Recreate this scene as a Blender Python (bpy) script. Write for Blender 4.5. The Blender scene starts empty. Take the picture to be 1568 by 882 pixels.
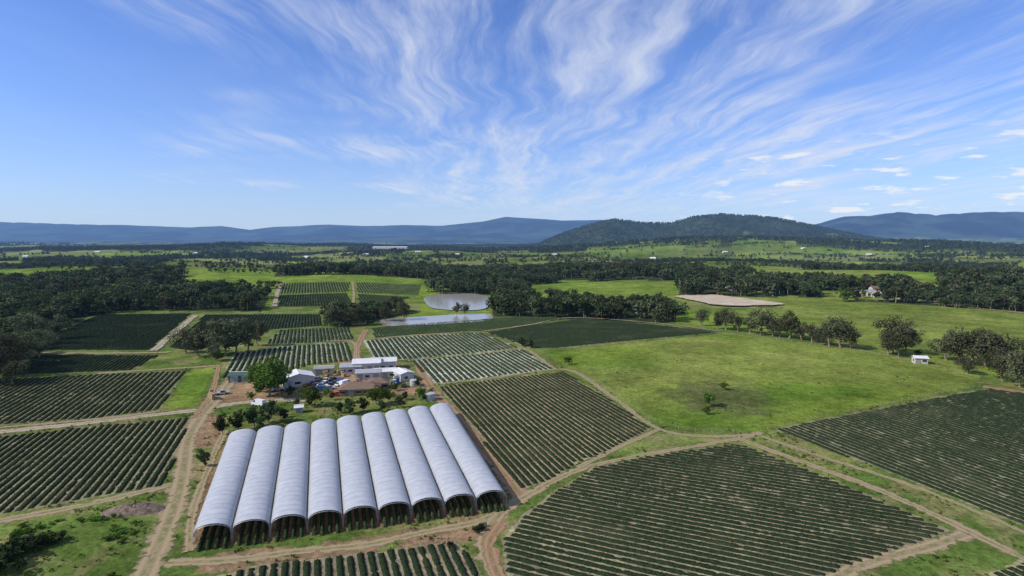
import bpy, math, numpy as np, random
from mathutils import Vector
rng=np.random.default_rng(7); random.seed(7)
scene=bpy.context.scene
# ------------------------------------------------------------------ terrain and image-pixel-to-ground helpers
H=60.; F=871.; HOR=366.; TH=math.atan((441-HOR)/F)
cT,sT=math.cos(TH),math.sin(TH)

def vnoise(x,y,seed):
    xi=np.floor(x).astype(np.int64); yi=np.floor(y).astype(np.int64)
    xf=x-xi; yf=y-yi; u=xf*xf*(3-2*xf); v=yf*yf*(3-2*yf)
    def h(a,b):
        n=(a*374761393+b*668265263+seed*144269504)&0x7fffffff
        n=((n^(n>>13))*127412617)&0x7fffffff
        n=((n^(n>>15))*91648253)&0x7fffffff
        return ((n^(n>>16))&0xffff)/65535.
    a=h(xi,yi);b=h(xi+1,yi);c=h(xi,yi+1);d=h(xi+1,yi+1)
    return (a*(1-u)+b*u)*(1-v)+(c*(1-u)+d*u)*v
def fbm(x,y,seed,o=4):
    x=np.asarray(x,float);y=np.asarray(y,float)
    s=0;a=1;t=0
    for i in range(o):
        s=s+a*vnoise(x+i*17.3,y-i*9.1,seed+i*11);t+=a;a*=.5;x=x*2.03;y=y*2.03
    return s/t
def ss(a,b,x):
    t=np.clip((x-a)/(b-a),0,1);return t*t*(3-2*t)
def gb(x,y,cx,cy,sx,sy,a): return a*np.exp(-(((x-cx)/sx)**2+((y-cy)/sy)**2))
def ctab(l): return np.array([(c[0]-784)/F for c in l]),np.array([(HOR-c[1])/F for c in l])
crestT,crestE=ctab([(-400,345),(0,339),(60,341),(200,345),(290,348),(340,346),(385,352),(420,347),(500,344),(560,346),(620,344),(680,345),(740,339),(775,332),(820,335),(860,338),(920,336),(960,339),(1040,352),(1240,352),(1400,350),(1900,350)])
crRT,crRE=ctab([(1100,366),(1200,352),(1245,343),(1290,331),(1330,330),(1370,324),(1430,328),(1500,324),(1568,324),(1750,327),(2000,340)])
crHT,crHE=ctab([(770,420),(800,380),(830,369),(862,356),(900,343),(940,335),(985,341),(1025,341),(1060,332),(1100,327),(1150,330),(1190,334),(1230,342),(1270,350),(1320,360),(1370,368),(1420,380),(1450,400)])
def hillz(x,y):
    ys=np.maximum(y,1.);t=x/ys
    e=np.interp(t,crHT,crHE)
    rd=np.abs(fbm(x/620,y/620,31,5)-.5)*2
    q=np.abs(y-4550)/750
    return np.clip(60+e*4550-6,0,None)*np.exp(-q*q)*(1-1.0*rd*np.clip(q,0.05,1))
def height(x,y):
    x=np.asarray(x,float);y=np.asarray(y,float)
    r=np.hypot(x,y)
    near=ss(440,580,r)
    z=ss(650,1500,r)*(fbm(x/420,y/420,3,4)-.5)*40
    z=z+ss(1800,4000,r)*(fbm(x/1300,y/1300,9,4)-.55)*80
    z=z+near*(gb(x,y,470,730,200,150,17)+gb(x,y,-230,790,130,120,11)+gb(x,y,230,960,230,130,9)
      +gb(x,y,-700,900,250,200,14))
    z=z+gb(x,y,800,2600,600,350,55)+gb(x,y,1900,2700,800,420,46)+gb(x,y,-1800,2900,900,400,25)+gb(x,y,-300,2200,500,260,16)
    hz=hillz(x,y)
    z=np.where(hz>1,z*np.clip(1-hz/60,0,1)+hz,z)
    ys=np.maximum(y,1.);t=x/ys
    e=np.interp(t,crestT,crestE); eR=np.interp(t,crRT,crRE)
    rn=np.abs(fbm(x/2600,y/2600,51,5)-.5)*2
    zf=(60+e*14000)*np.exp(-((ys-14000)/2600)**2)*(1.0-1.2*rn*np.clip(np.abs(ys-14000)/1500,0.05,1))
    zr=np.clip(60+eR*9800,0,None)*(eR>0)*np.exp(-((ys-9800)/1700)**2)*(1.0-1.2*rn*np.clip(np.abs(ys-9800)/900,0.05,1))
    z=z*(1-ss(7000,9500,ys))
    return z+np.where(y>3000,np.maximum(zf,zr),0)
TT=np.geomspace(300,30000,4000)
def G(px,py):
    u=(px-784)/F; v=(441-py)/F
    d=np.array([u,cT+v*sT,-sT+v*cT])
    if d[2]<0:
        t=H/-d[2]
        if t*math.hypot(d[0],d[1])<430: return np.array([d[0]*t,d[1]*t,0.])
    X=d[0]*TT;Y=d[1]*TT;Z=H+d[2]*TT
    k=np.nonzero(Z<height(X,Y))[0]
    i=k[0] if len(k) else len(TT)-1
    return np.array([X[i],Y[i],float(height(X[i],Y[i]))])
def GP(l): return np.array([G(*p)[:2] for p in l])
def inpoly(x,y,P):
    r=np.zeros(x.shape,bool);n=len(P)
    for i in range(n):
        x1,y1=P[i];x2,y2=P[(i+1)%n]
        if y1==y2: continue
        c=((y1>y)!=(y2>y))&(x<(x2-x1)*(y-y1)/(y2-y1)+x1)
        r^=c
    return r
def link(o,parent=None):
    scene.collection.objects.link(o)
    if parent: o.parent=parent
    return o
def mkmesh(name,V,Fc,mats=(),attrs=None,smooth=False,mi=None):
    V=np.asarray(V,np.float32);me=bpy.data.meshes.new(name)
    if isinstance(Fc,np.ndarray):
        k=Fc.shape[1];n=len(Fc)
        me.vertices.add(len(V));me.vertices.foreach_set('co',V.ravel())
        me.loops.add(n*k);me.loops.foreach_set('vertex_index',Fc.astype(np.int32).ravel())
        me.polygons.add(n);me.polygons.foreach_set('loop_start',np.arange(0,n*k,k,dtype=np.int32))
        me.polygons.foreach_set('loop_total',np.full(n,k,np.int32))
        me.update(calc_edges=True)
    else:
        me.from_pydata(V.tolist(),[],Fc)
    for m in mats: me.materials.append(m)
    if mi is not None: me.polygons.foreach_set('material_index',np.asarray(mi,np.int32))
    if smooth: me.polygons.foreach_set('use_smooth',np.ones(len(me.polygons),bool))
    for k,a in (attrs or {}).items():
        a=np.asarray(a,np.float32)
        if a.ndim==2:
            at=me.color_attributes.new(k,'FLOAT_COLOR','POINT')
            at.data.foreach_set('color',np.c_[a,np.ones(len(a))].astype(np.float32).ravel())
        else:
            at=me.attributes.new(k,'FLOAT','POINT');at.data.foreach_set('value',a)
    me.update()
    return me
# ------------------------------------------------------------------ materials
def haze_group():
    g=bpy.data.node_groups.new('painted_haze','ShaderNodeTree')  # distance haze painted into materials: blue emission growing away from the world origin
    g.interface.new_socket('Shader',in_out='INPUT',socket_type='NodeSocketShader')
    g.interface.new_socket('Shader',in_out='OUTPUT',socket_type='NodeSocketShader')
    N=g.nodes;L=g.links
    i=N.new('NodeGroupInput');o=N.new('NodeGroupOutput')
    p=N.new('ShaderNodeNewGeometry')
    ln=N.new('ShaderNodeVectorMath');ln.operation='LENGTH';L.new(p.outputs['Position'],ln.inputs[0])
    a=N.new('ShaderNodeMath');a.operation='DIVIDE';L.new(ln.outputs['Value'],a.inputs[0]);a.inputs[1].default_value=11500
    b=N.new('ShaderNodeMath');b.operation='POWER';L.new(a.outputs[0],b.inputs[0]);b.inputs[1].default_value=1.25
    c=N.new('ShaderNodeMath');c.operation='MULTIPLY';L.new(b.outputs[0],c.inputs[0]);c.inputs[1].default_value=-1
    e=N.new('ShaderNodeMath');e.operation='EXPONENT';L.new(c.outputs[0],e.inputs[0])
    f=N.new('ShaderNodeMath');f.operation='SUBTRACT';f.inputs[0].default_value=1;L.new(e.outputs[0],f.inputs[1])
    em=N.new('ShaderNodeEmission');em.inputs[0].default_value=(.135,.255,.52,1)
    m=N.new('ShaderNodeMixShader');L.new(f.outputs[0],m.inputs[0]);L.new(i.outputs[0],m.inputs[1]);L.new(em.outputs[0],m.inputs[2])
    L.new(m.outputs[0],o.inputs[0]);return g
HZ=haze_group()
class M:
    def __init__(s,name):
        s.m=bpy.data.materials.new(name);s.m.use_nodes=True
        s.N=s.m.node_tree.nodes;s.L=s.m.node_tree.links;s.N.clear()
        s.out=s.N.new('ShaderNodeOutputMaterial')
    def n(s,t,**k):
        x=s.N.new(t)
        for a,b in k.items(): setattr(x,a,b)
        return x
    def setin(s,node,i,v):
        if isinstance(v,bpy.types.NodeSocket): s.L.new(v,node.inputs[i])
        elif v is not None:
            if isinstance(v,(tuple,list)) and len(v)==3 and node.inputs[i].type=='RGBA': v=(*v,1)
            node.inputs[i].default_value=v
    def math(s,op,a,b=0,c=None,clamp=False):
        x=s.n('ShaderNodeMath',operation=op);x.use_clamp=clamp
        s.setin(x,0,a);s.setin(x,1,b)
        if c is not None: s.setin(x,2,c)
        return x.outputs[0]
    def mix(s,f,a,b,bt='MIX'):
        x=s.n('ShaderNodeMixRGB',blend_type=bt);s.setin(x,0,f);s.setin(x,1,a);s.setin(x,2,b);return x.outputs[0]
    def pos(s):
        return s.n('ShaderNodeNewGeometry').outputs['Position']
    def noise(s,scale,detail=4,rough=.55,vec=None,stretch=None,dist=0):
        v=vec or s.pos()
        if stretch:
            mp=s.n('ShaderNodeMapping');s.L.new(v,mp.inputs[0]);mp.inputs['Scale'].default_value=stretch;v=mp.outputs[0]
        x=s.n('ShaderNodeTexNoise');x.inputs['Scale'].default_value=scale;x.inputs['Detail'].default_value=detail
        x.inputs['Roughness'].default_value=rough;x.inputs['Distortion'].default_value=dist;s.L.new(v,x.inputs['Vector']);return x.outputs[0]
    def rng(s,v,a,b,c=0.,d=1.,smooth=True):
        x=s.n('ShaderNodeMapRange');x.interpolation_type='SMOOTHSTEP' if smooth else 'LINEAR'
        s.L.new(v,x.inputs[0])
        for i,q in enumerate((a,b,c,d)): x.inputs[i+1].default_value=q
        return x.outputs[0]
    def bsdf(s,col,rough=.9,spec=.2,bump=None,bs=.3,bd=.1,metal=0):
        x=s.n('ShaderNodeBsdfPrincipled');s.setin(x,'Base Color',col);s.setin(x,'Roughness',rough)
        x.inputs['Specular IOR Level'].default_value=spec;x.inputs['Metallic'].default_value=metal
        if bump is not None:
            b=s.n('ShaderNodeBump');b.inputs['Strength'].default_value=bs;b.inputs['Distance'].default_value=bd
            s.L.new(bump,b.inputs['Height']);s.L.new(b.outputs[0],x.inputs['Normal'])
        return x.outputs[0]
    def mixsh(s,f,a,b):
        x=s.n('ShaderNodeMixShader');s.setin(x,0,f);s.L.new(a,x.inputs[1]);s.L.new(b,x.inputs[2]);return x.outputs[0]
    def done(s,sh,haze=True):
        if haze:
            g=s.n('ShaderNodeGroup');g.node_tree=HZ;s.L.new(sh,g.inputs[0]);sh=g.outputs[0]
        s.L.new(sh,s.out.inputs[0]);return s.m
def simple(name,col,rough=.7,spec=.3,var=.25,scale=2.,metal=0,bump=0):
    m=M(name);n=m.noise(scale,4)
    c=m.mix(m.rng(n,.3,.7),tuple(v*(1-var) for v in col),tuple(min(1,v*(1+var)) for v in col))
    return m.done(m.bsdf(c,rough,spec,metal=metal,bump=n if bump else None,bs=bump),False)
# ground
m=M('ground_cover')
at=m.n('ShaderNodeAttribute',attribute_name='cov').outputs['Color']
n1=m.noise(.055,4,.6);n2=m.noise(.9,3,.65);n3=m.noise(.008,3,.6);n4=m.noise(.28,3,.7)
f=m.math('MULTIPLY',m.rng(n1,.25,.75,.74,1.26),m.rng(n2,.25,.75,.70,1.30))
f=m.math('MULTIPLY',f,m.rng(n4,.28,.72,.74,1.26))
f=m.math('MULTIPLY',f,m.rng(n3,.3,.7,.82,1.18))
cc=m.n('ShaderNodeCombineXYZ')
for i in range(3): m.L.new(f,cc.inputs[i])
c=m.mix(1.,at,cc.outputs[0],'MULTIPLY')
c=m.mix(m.rng(n4,.52,.75,0,.35),c,m.mix(1.,at,(1.5,1.15,1.0),'MULTIPLY'))
gd=m.n('ShaderNodeBsdfDiffuse');m.L.new(c,gd.inputs[0])
bb=m.n('ShaderNodeBump');bb.inputs['Strength'].default_value=.6;bb.inputs['Distance'].default_value=.5;m.L.new(n2,bb.inputs['Height']);m.L.new(bb.outputs[0],gd.inputs['Normal'])
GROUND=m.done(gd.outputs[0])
# foliage
def foliage(name,dark,light,trans=.22):
    m=M(name);at=m.n('ShaderNodeAttribute',attribute_name='tint').outputs['Fac']
    oi=m.n('ShaderNodeObjectInfo').outputs['Random']
    c=m.mix(at,dark,light)
    hs=m.n('ShaderNodeHueSaturation');m.L.new(c,hs.inputs['Color'])
    m.L.new(m.rng(oi,0,1,.475,.52,False),hs.inputs['Hue']);m.L.new(m.rng(oi,0,1,.6,1.4,False),hs.inputs['Value'])
    d=m.n('ShaderNodeBsdfDiffuse');m.L.new(hs.outputs[0],d.inputs[0])
    t=m.n('ShaderNodeBsdfTranslucent');m.L.new(hs.outputs[0],t.inputs[0])
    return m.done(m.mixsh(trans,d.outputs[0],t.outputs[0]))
FOL_GUM=foliage('gum_foliage',(.044,.055,.026),(.150,.155,.080))
FOL_GRN=foliage('green_foliage',(.045,.08,.014),(.14,.23,.04))
FOL_DK=foliage('dark_foliage',(.024,.040,.016),(.075,.105,.038))
FOL_FAR=foliage('forest_foliage',(.038,.056,.024),(.125,.145,.062))
FOL_TUFT=foliage('tuft_foliage',(.09,.13,.03),(.20,.22,.07))
BARK=simple('bark',(.26,.21,.16),.9,.1,.4,3.)
# crop rows
def cropmat(name,a,b,dry=(.13,.125,.065),df=.22):
    m=M(name);n=m.noise(2.4,4,.75);n2=m.noise(.05,2)
    c=m.mix(m.rng(n,.3,.68),tuple(v*.55 for v in a),b);c=m.mix(m.rng(n2,.5,.8,0,df),c,dry)
    d=m.n('ShaderNodeBsdfDiffuse');m.L.new(c,d.inputs[0])
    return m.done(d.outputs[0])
CROP=cropmat('crop_leaves',(.016,.027,.014),(.033,.049,.024))
CROPW=cropmat('crop_leaves_light',(.022,.038,.017),(.048,.072,.030))
# ------------------------------------------------------------------ layout (outlines in image pixels, projected from the camera onto the ground)
dA=np.array([-.335,.942]); dC=np.array([.915,-.403]); dB=np.array([.942,.335])
fields=[ # outline, row dir, pitch, width, height, seg, soil colour, mat
 ([(768,828),(800,790),(850,752),(905,717),(1000,697),(1130,679),(1250,724),(1455,812),(1380,842),(1255,884),(1150,915),(790,915),(772,870)],dC,1.95,1.32,.32,.6,(.235,.205,.12),CROP),
 ([(1185,657),(1300,634),(1510,595),(1600,606),(1900,640),(1900,960),(1568,806),(1400,738)],dA,2.2,1.4,.34,.7,(.225,.205,.12),CROP),
 ([(1500,890),(1568,852),(1700,900),(1700,960),(1500,960)],dA,2.1,1.3,.36,.7,(.25,.22,.12),CROP),
 ([(672,592),(760,581),(862,569),(930,610),(998,656),(940,687),(885,708),(840,738),(800,750),(740,676)],dA,1.9,1.25,.38,.8,(.26,.21,.12),CROP),
 ([(300,890),(400,864),(560,846),(695,829),(720,850),(742,890),(745,915),(290,915)],dA,1.9,1.2,.42,.6,(.25,.21,.13),CROP),
 ([(-200,600),(0,581),(150,573),(284,568),(243,627),(150,640),(0,651),(-200,672)],dA,2.2,1.55,.38,.9,(.20,.18,.10),CROP),
 ([(-200,692),(0,668),(150,652),(292,639),(268,700),(248,744),(120,766),(0,788),(-200,826)],dA,2.0,1.32,.38,.7,(.23,.205,.115),CROP),
 ([(630,552),(700,545),(800,535),(846,565),(760,576),(665,587)],dA,2.6,1.6,.55,1.5,(.42,.415,.35),CROPW),
 ([(556,522),(640,514),(735,510),(795,533),(700,543),(625,550),(575,551)],dA,2.6,1.7,.6,1.5,(.36,.355,.29),CROPW),
 ([(340,580),(358,542),(440,530),(532,524),(540,552),(470,560),(430,575),(395,580)],dA,2.5,1.65,.6,1.5,(.29,.285,.21),CROPW),
 ([(745,509),(800,500),(880,489),(1000,497),(1100,509),(960,522),(850,533),(812,533)],dA,1.8,1.5,.5,2.5,(.085,.105,.055),CROP),
 ([(568,502),(660,494),(800,485),(872,488),(742,507),(640,512),(575,518)],dA,1.8,1.45,.5,2.5,(.12,.14,.075),CROPW),
 ([(405,527),(430,505),(532,501),(542,519),(470,526)],dA,2.2,1.6,.6,2.5,(.19,.19,.12),CROPW),
 ([(75,516),(152,482),(293,480),(228,536),(60,536)],dA,1.9,1.6,.5,2.5,(.09,.09,.055),CROP),
 ([(20,574),(55,543),(243,544),(200,567)],dA,1.9,1.6,.5,2.,(.10,.095,.055),CROP),
 ([(258,532),(315,482),(490,481),(493,499),(410,505),(300,538)],dA,2.1,1.7,.5,2.5,(.13,.14,.075),CROP),
 ([(428,452),(530,449),(540,468),(425,470)],dA,2.4,1.9,.5,5,(.10,.125,.05),CROP),
 ([(432,434),(536,432),(532,447),(430,450)],dA,3,1.7,.5,5,(.13,.155,.06),CROPW),
 ([(545,432),(645,436),(640,452),(548,448)],dA,3,1.8,.5,5,(.12,.145,.055),CROPW),
 ([(548,450),(630,455),(580,470),(550,468)],dA,3,2.2,.5,5,(.1,.125,.05),CROP),
]
FW=[GP(f[0]) for f in fields]
forests=[[(-300,440),(0,434),(120,438),(330,446),(412,456),(400,477),(190,476),(140,484),(70,513),(40,540),(0,575),(-300,640)],
 [(420,424),(645,427),(700,440),(690,428),(420,419)],
 [(740,474),(760,454),(850,458),(1030,476),(1036,494),(960,495),(800,486),(755,484)],
 [(650,446),(700,442),(760,450),(760,454),(745,454),(690,449)],
 [(1140,446),(1320,446),(1430,462),(1440,450),(1380,438),(1140,432)],
 [(1040,450),(1140,448),(1150,441),(1040,440)],
 [(1440,458),(1700,490),(1900,490),(1900,410),(1440,425)],
 [(495,500),(495,486),(560,476),(645,476),(640,483),(590,487),(560,498)],
 ]
FORW=[GP(f) for f in forests]
past=[[(835,541),(960,526),(1110,510),(1320,535),(1500,572),(1490,592),(1300,630),(1160,662),(1010,652),(935,606),(872,568)],
 [(1036,474),(1200,474),(1190,452),(1300,460),(1435,470),(1568,482),(1900,510),(1900,640),(1568,596),(1500,570),(1310,528),(1110,502),(1034,496)],
 [(800,436),(960,428),(1135,432),(1130,443),(1040,448),(1030,466),(900,458),(810,450)],
 [(293,566),(330,561),(300,622),(250,627)],
 [(380,436),(420,434),(420,470),(395,470)],
 [(645,450),(752,452),(755,500),(590,500),(590,488),(645,478)],
 [(1250,386),(1400,384),(1390,394),(1300,396)],[(900,378),(1060,376),(1150,384),(1190,393),(1000,402),(890,396)],
 [(240,398),(395,396),(395,406),(300,412),(240,410)],[(-100,412),(120,408),(200,420),(60,432),(-100,430)],
 [(60,388),(200,384),(330,386),(250,394),(100,396)],[(840,398),(960,394),(950,402),(860,405)],[(1270,404),(1390,400),(1400,408),(1300,412)],
 [(430,392),(560,390),(540,397),(450,399)],[(640,404),(740,402),(730,408),(660,410)],[(1130,408),(1230,405),(1240,412),(1150,416)],
]
PASW=[GP(f) for f in past]
YARD=GP([(330,598),(345,582),(400,577),(440,562),(520,550),(632,556),(655,580),(668,596),(640,606),(560,604),(500,616),(440,612),(400,612),(345,622),(318,618)])
TFL=G(295,838)[:2];TFR=G(776,776)[:2];TBL=G(350,682)[:2];TBR=G(690,634)[:2]
TUN=np.array([TFL+(-1.5,-1.5),TFR+(2,-1.5),TBR+(2,2),TBL+(-2,1)])
DIRT=[TUN]
FRONT=GP([(272,852),(420,838),(560,824),(720,790),(800,764),(770,800),(735,826),(560,846),(400,866),(300,880)])
ROUGH_DIRT=GP([(180,775),(262,745),(292,640),(330,600),(345,640),(320,740),(290,840),(240,900),(140,900)])
POND1=GP([(650,457),(672,451),(720,450),(746,455),(752,466),(737,475),(700,476),(670,474),(656,469)])
POND2=GP([(586,490),(650,485),(720,481),(752,482),(748,491),(690,496),(620,499),(588,499)])
ARENA=GP([(1032,455),(1062,452),(1100,452),(1150,459),(1200,467),(1160,470),(1100,469),(1060,461)])
def covclass(x,y):
    r=np.hypot(x,y)
    n=fbm(x/230,y/230,77,4);n2=fbm(x/90,y/700,78,3)
    big=fbm(x/900,y/900,79,3)
    fr=((n*.65+big*.35+ (n2-.5)*.1)>(.480+.02*ss(800,1500,r)*(1-ss(2200,3000,r))-.015*ss(2400,3200,r)))
    c=np.where((r>620)&fr,2,np.where(r>560,1,0))
    hz=hillz(x,y)
    c=np.where((hz>18)&((fbm(x/260,y/260,80,3)>.36)|(hz>100)),2,c)
    c=np.where(y>7500,2,c)
    for P in PASW: c[inpoly(x,y,P)]=1
    for P in FORW: c[inpoly(x,y,P)]=2
    for P in PASW[5:6]+PASW[8:]: c[inpoly(x,y,P)]=1
    for i,P in enumerate(FW): c[inpoly(x,y,P)]=10+i
    c[inpoly(x,y,YARD)]=5
    for P in DIRT: c[inpoly(x,y,P)]=6
    for P in (POND1,POND2,ARENA): c[inpoly(x,y,P)]=7
    return c
# ------------------------------------------------------------------ ground sheet
ang=np.radians(np.concatenate([np.arange(-58,58.01,.15),np.arange(60,301,2.)]))
rad=np.concatenate([[1,15,40,60,75],52260/np.arange(600,20,-1.4),np.geomspace(2700,26000,125)])
A_,R_=np.meshgrid(ang,rad);X=(R_*np.sin(A_)).ravel();Y=(R_*np.cos(A_)).ravel()
Z=height(X,Y)
na=len(ang);nr=len(rad)
I=np.arange(na*nr).reshape(nr,na);J=np.roll(I,-1,1)
Fq=np.stack([I[:-1],I[1:],J[1:],J[:-1]],-1).reshape(-1,4)
wx=X+ (fbm(X/3,Y/3,5,2)-.5)*1.4; wy=Y+(fbm(X/3,Y/3,6,2)-.5)*1.4
C=covclass(wx,wy)
col=np.zeros((len(X),3))
g1=fbm(X/22,Y/22,90,4)[:,None];g2=fbm(X/6,Y/6,91,3)[:,None];g3=fbm(X/140,Y/140,92,3)[:,None];g4=fbm(X/48,Y/48,93,4)[:,None]
rough=np.array([.085,.130,.028])*(1-ss(.42,.62,g1))+np.array([.145,.175,.048])*ss(.42,.62,g1)
rough=rough*(1-.5*ss(.55,.72,g2))+np.array([.23,.185,.09])*.5*ss(.55,.72,g2)
pas=np.array([.105,.172,.024])*(1-ss(.38,.62,g1))+np.array([.158,.215,.034])*ss(.38,.62,g1)
pas=pas*(1-.6*ss(.48,.64,g3))+np.array([.180,.205,.050])*.6*ss(.48,.64,g3)
pas=pas*(.80+.42*g4)*(1-.35*ss(.56,.68,g4))+np.array([.19,.19,.06])*.35*ss(.56,.68,g4)
wxx=X*.94+Y*.34+90*(g3[:,0]-.5);wyy=-X*.34+Y*.94+90*(g3[:,0]-.5)
pid=vnoise(np.floor(wxx/240)*7.0,np.floor(wyy/170)*7.0,33)[:,None];pid2=vnoise(np.floor(wxx/240)*7.0,np.floor(wyy/170)*7.0,34)[:,None]
fw=ss(750,1100,np.hypot(X,Y))[:,None]
pas=pas*(1-fw+fw*(.6+.7*pid));pas=pas*(1-.5*fw*(pid2>.6))+np.array([.22,.21,.10])*.5*fw*(pid2>.6)
col[:]=rough
k=C==1;col[k]=pas[k]
k=C==2;col[k]=np.array([.036,.050,.021])*(.6+.9*g1[k])
k=(C==2)&(Y>7500);col[k]=np.array([.030,.042,.028])*(.2+1.8*ss(.35,.65,fbm(X[k]/500,Y[k]/500,71,4)))[:,None]
k=(C==2)&(Y>5600)&(Y<7500)&(g3[:,0]>.52);col[k]=(.14,.17,.06)
dirt=np.array([.25,.165,.095])*(.75+.5*g2)
k=C==6;col[k]=(dirt*np.array([.85,.8,.75]))[k]
k=C==5;w=ss(.47,.6,g1);col[k]=(dirt*1.15*(1-w)+rough*w)[k]
k=C==7;col[k]=(.22,.18,.11)
k=inpoly(wx,wy,ROUGH_DIRT)&(C==0);w=ss(.46,.62,g1)
col[k]=((rough*(1-w)+dirt*w))[k]
k=inpoly(wx,wy,FRONT)&(C==0);w=ss(.36,.52,g2)
col[k]=((rough*(1-w)+dirt*.9*w))[k]
for i,f in enumerate(fields):
    k=C==10+i
    col[k]=np.array(f[6])*(.8+.4*g2[k])
sc=GP([(1030,598),(1120,590),(1180,612),(1150,632),(1060,622)])
dd=np.hypot(X-sc[:,0].mean(),(Y-sc[:,1].mean())*.8);w=(1-ss(8,24,dd+22*(g2[:,0]-.5)+16*(g1[:,0]-.5)))*.75
col=col*(1-w[:,None])+np.array([.095,.100,.042])*w[:,None]
me=mkmesh('ground',np.c_[X,Y,Z],Fq,[GROUND],{'cov':col},smooth=True)
link(bpy.data.objects.new('ground',me))
# ------------------------------------------------------------------ water, arena
def sheet(name,P,z,mat):
    me=mkmesh(name,np.c_[P,np.full(len(P),z)],[list(range(len(P)))],[mat]);o=bpy.data.objects.new(name,me);link(o);return o
def smoothpoly(P,n=8):
    P=np.asarray(P);out=[];N=len(P)
    for i in range(N):
        p0,p1,p2,p3=P[(i-1)%N],P[i],P[(i+1)%N],P[(i+2)%N]
        for t in np.arange(n)/n: out.append(.5*((2*p1)+(p2-p0)*t+(2*p0-5*p1+4*p2-p3)*t*t+(3*p1-p0-3*p2+p3)*t**3))
    return np.array(out)
m=M('pond_water');nw=m.noise(.5,3)
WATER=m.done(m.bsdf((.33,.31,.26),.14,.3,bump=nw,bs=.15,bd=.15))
sheet('pond',smoothpoly(POND1),float(height(*POND1.T).max())+.35,WATER)
sheet('pond',smoothpoly(POND2),float(height(*POND2.T).max())+.3,WATER)
AP=smoothpoly(ARENA,14);AP=AP+np.c_[fbm(AP[:,0]/6,AP[:,1]/6,3,2)-.5,fbm(AP[:,0]/6,AP[:,1]/6,4,2)-.5]*7
sheet('sand_arena',AP,float(height(*ARENA.T).max())+.2,simple('pale_gravel',(.45,.37,.27),.95,.1,.16,.08))
# ------------------------------------------------------------------ crop rows
def rows(name,P,d,pitch,w,h,seg,mat,leaves):
    d=d/np.hypot(*d);nv=np.array([-d[1],d[0]])
    U=P@d;Vv=P@nv;VV=[];FF=[];base=0;LV=[]
    prof=np.array([[-.5,0],[-.42,.6],[-.15,1],[.18,.97],[.42,.55],[.5,0]])
    for v in np.arange(Vv.min()+pitch/2,Vv.max(),pitch):
        xs=[]
        for i in range(len(P)):
            a,b=Vv[i],Vv[(i+1)%len(P)]
            if (a>v)!=(b>v): xs.append(U[i]+(v-a)/(b-a)*(U[(i+1)%len(P)]-U[i]))
        xs.sort()
        for a,b in zip(xs[::2],xs[1::2]):
            a+=rng.uniform(0,1.);b-=rng.uniform(0,1.)
            if b-a<3: continue
            n=int((b-a)/seg)+2
            u=np.linspace(a,b,n)
            vo=v+(fbm(u/25,np.full(n,v/8.),int(13),2)-.5)*.35
            wv=w*(.88+.24*rng.random(n));hv=h*(.75+.4*rng.random(n))
            hv[0]=hv[-1]=.05
            gap=fbm(u/1.8,np.full(n,v),21,2)<.24
            hv=np.where(gap,hv*.25,hv);wv=np.where(gap,wv*.6,wv)
            off=vo[:,None]+wv[:,None]*prof[None,:,0]+rng.normal(0,.03,(n,6))
            zz=hv[:,None]*prof[None,:,1]*(1+rng.normal(0,.1,(n,6)))
            uu=u[:,None]+rng.normal(0,.08,(n,6))
            x=uu*d[0]+off*nv[0];y=uu*d[1]+off*nv[1]
            if math.hypot(x.mean(),y.mean())>400: zz=zz+height(x,y)+.15
            VV.append(np.stack([x,y,zz],-1).reshape(-1,3))
            ii=base+np.arange(n*6).reshape(n,6)
            FF.append(np.stack([ii[:-1,:-1],ii[:-1,1:],ii[1:,1:],ii[1:,:-1]],-1).reshape(-1,4));base+=n*6
            if leaves:
                m_=int((b-a)*leaves);lu=rng.uniform(a,b,m_);lo=v+np.clip(rng.normal(0,w*.24,m_),-w*.52,w*.52)
                LV.append(np.c_[lu*d[0]+lo*nv[0],lu*d[1]+lo*nv[1],h*(.45+.7*rng.random(m_))*(1-.6*np.abs(lo-v)/w)])
    V=np.concatenate(VV);Fc=np.concatenate(FF)
    if LV:
        c=np.concatenate(LV);n=len(c);a=rng.normal(0,1,(n,3));a/=np.linalg.norm(a,axis=1)[:,None];b=np.cross(a,rng.normal(0,1,(n,3)));b/=np.linalg.norm(b,axis=1)[:,None]
        s=rng.uniform(.10,.2,(n,1));q=np.stack([c-a*s,c+b*s*.8,c+a*s,c-b*s*.8],1).reshape(-1,3)
        Fc=np.concatenate([Fc,len(V)+np.arange(n*4).reshape(n,4)]);V=np.concatenate([V,q])
    o=bpy.data.objects.new(name,mkmesh(name,V,Fc,[mat]));return o
for f,P in zip(fields,FW):
    rr=np.hypot(*P.mean(0))
    P=np.clip(P,[-330,60],[330,1e4]) if rr<430 else P
    link(rows('crop_rows',P,f[1],f[2],f[3],f[4],f[5],f[7],4 if rr<200 else 0))
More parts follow.
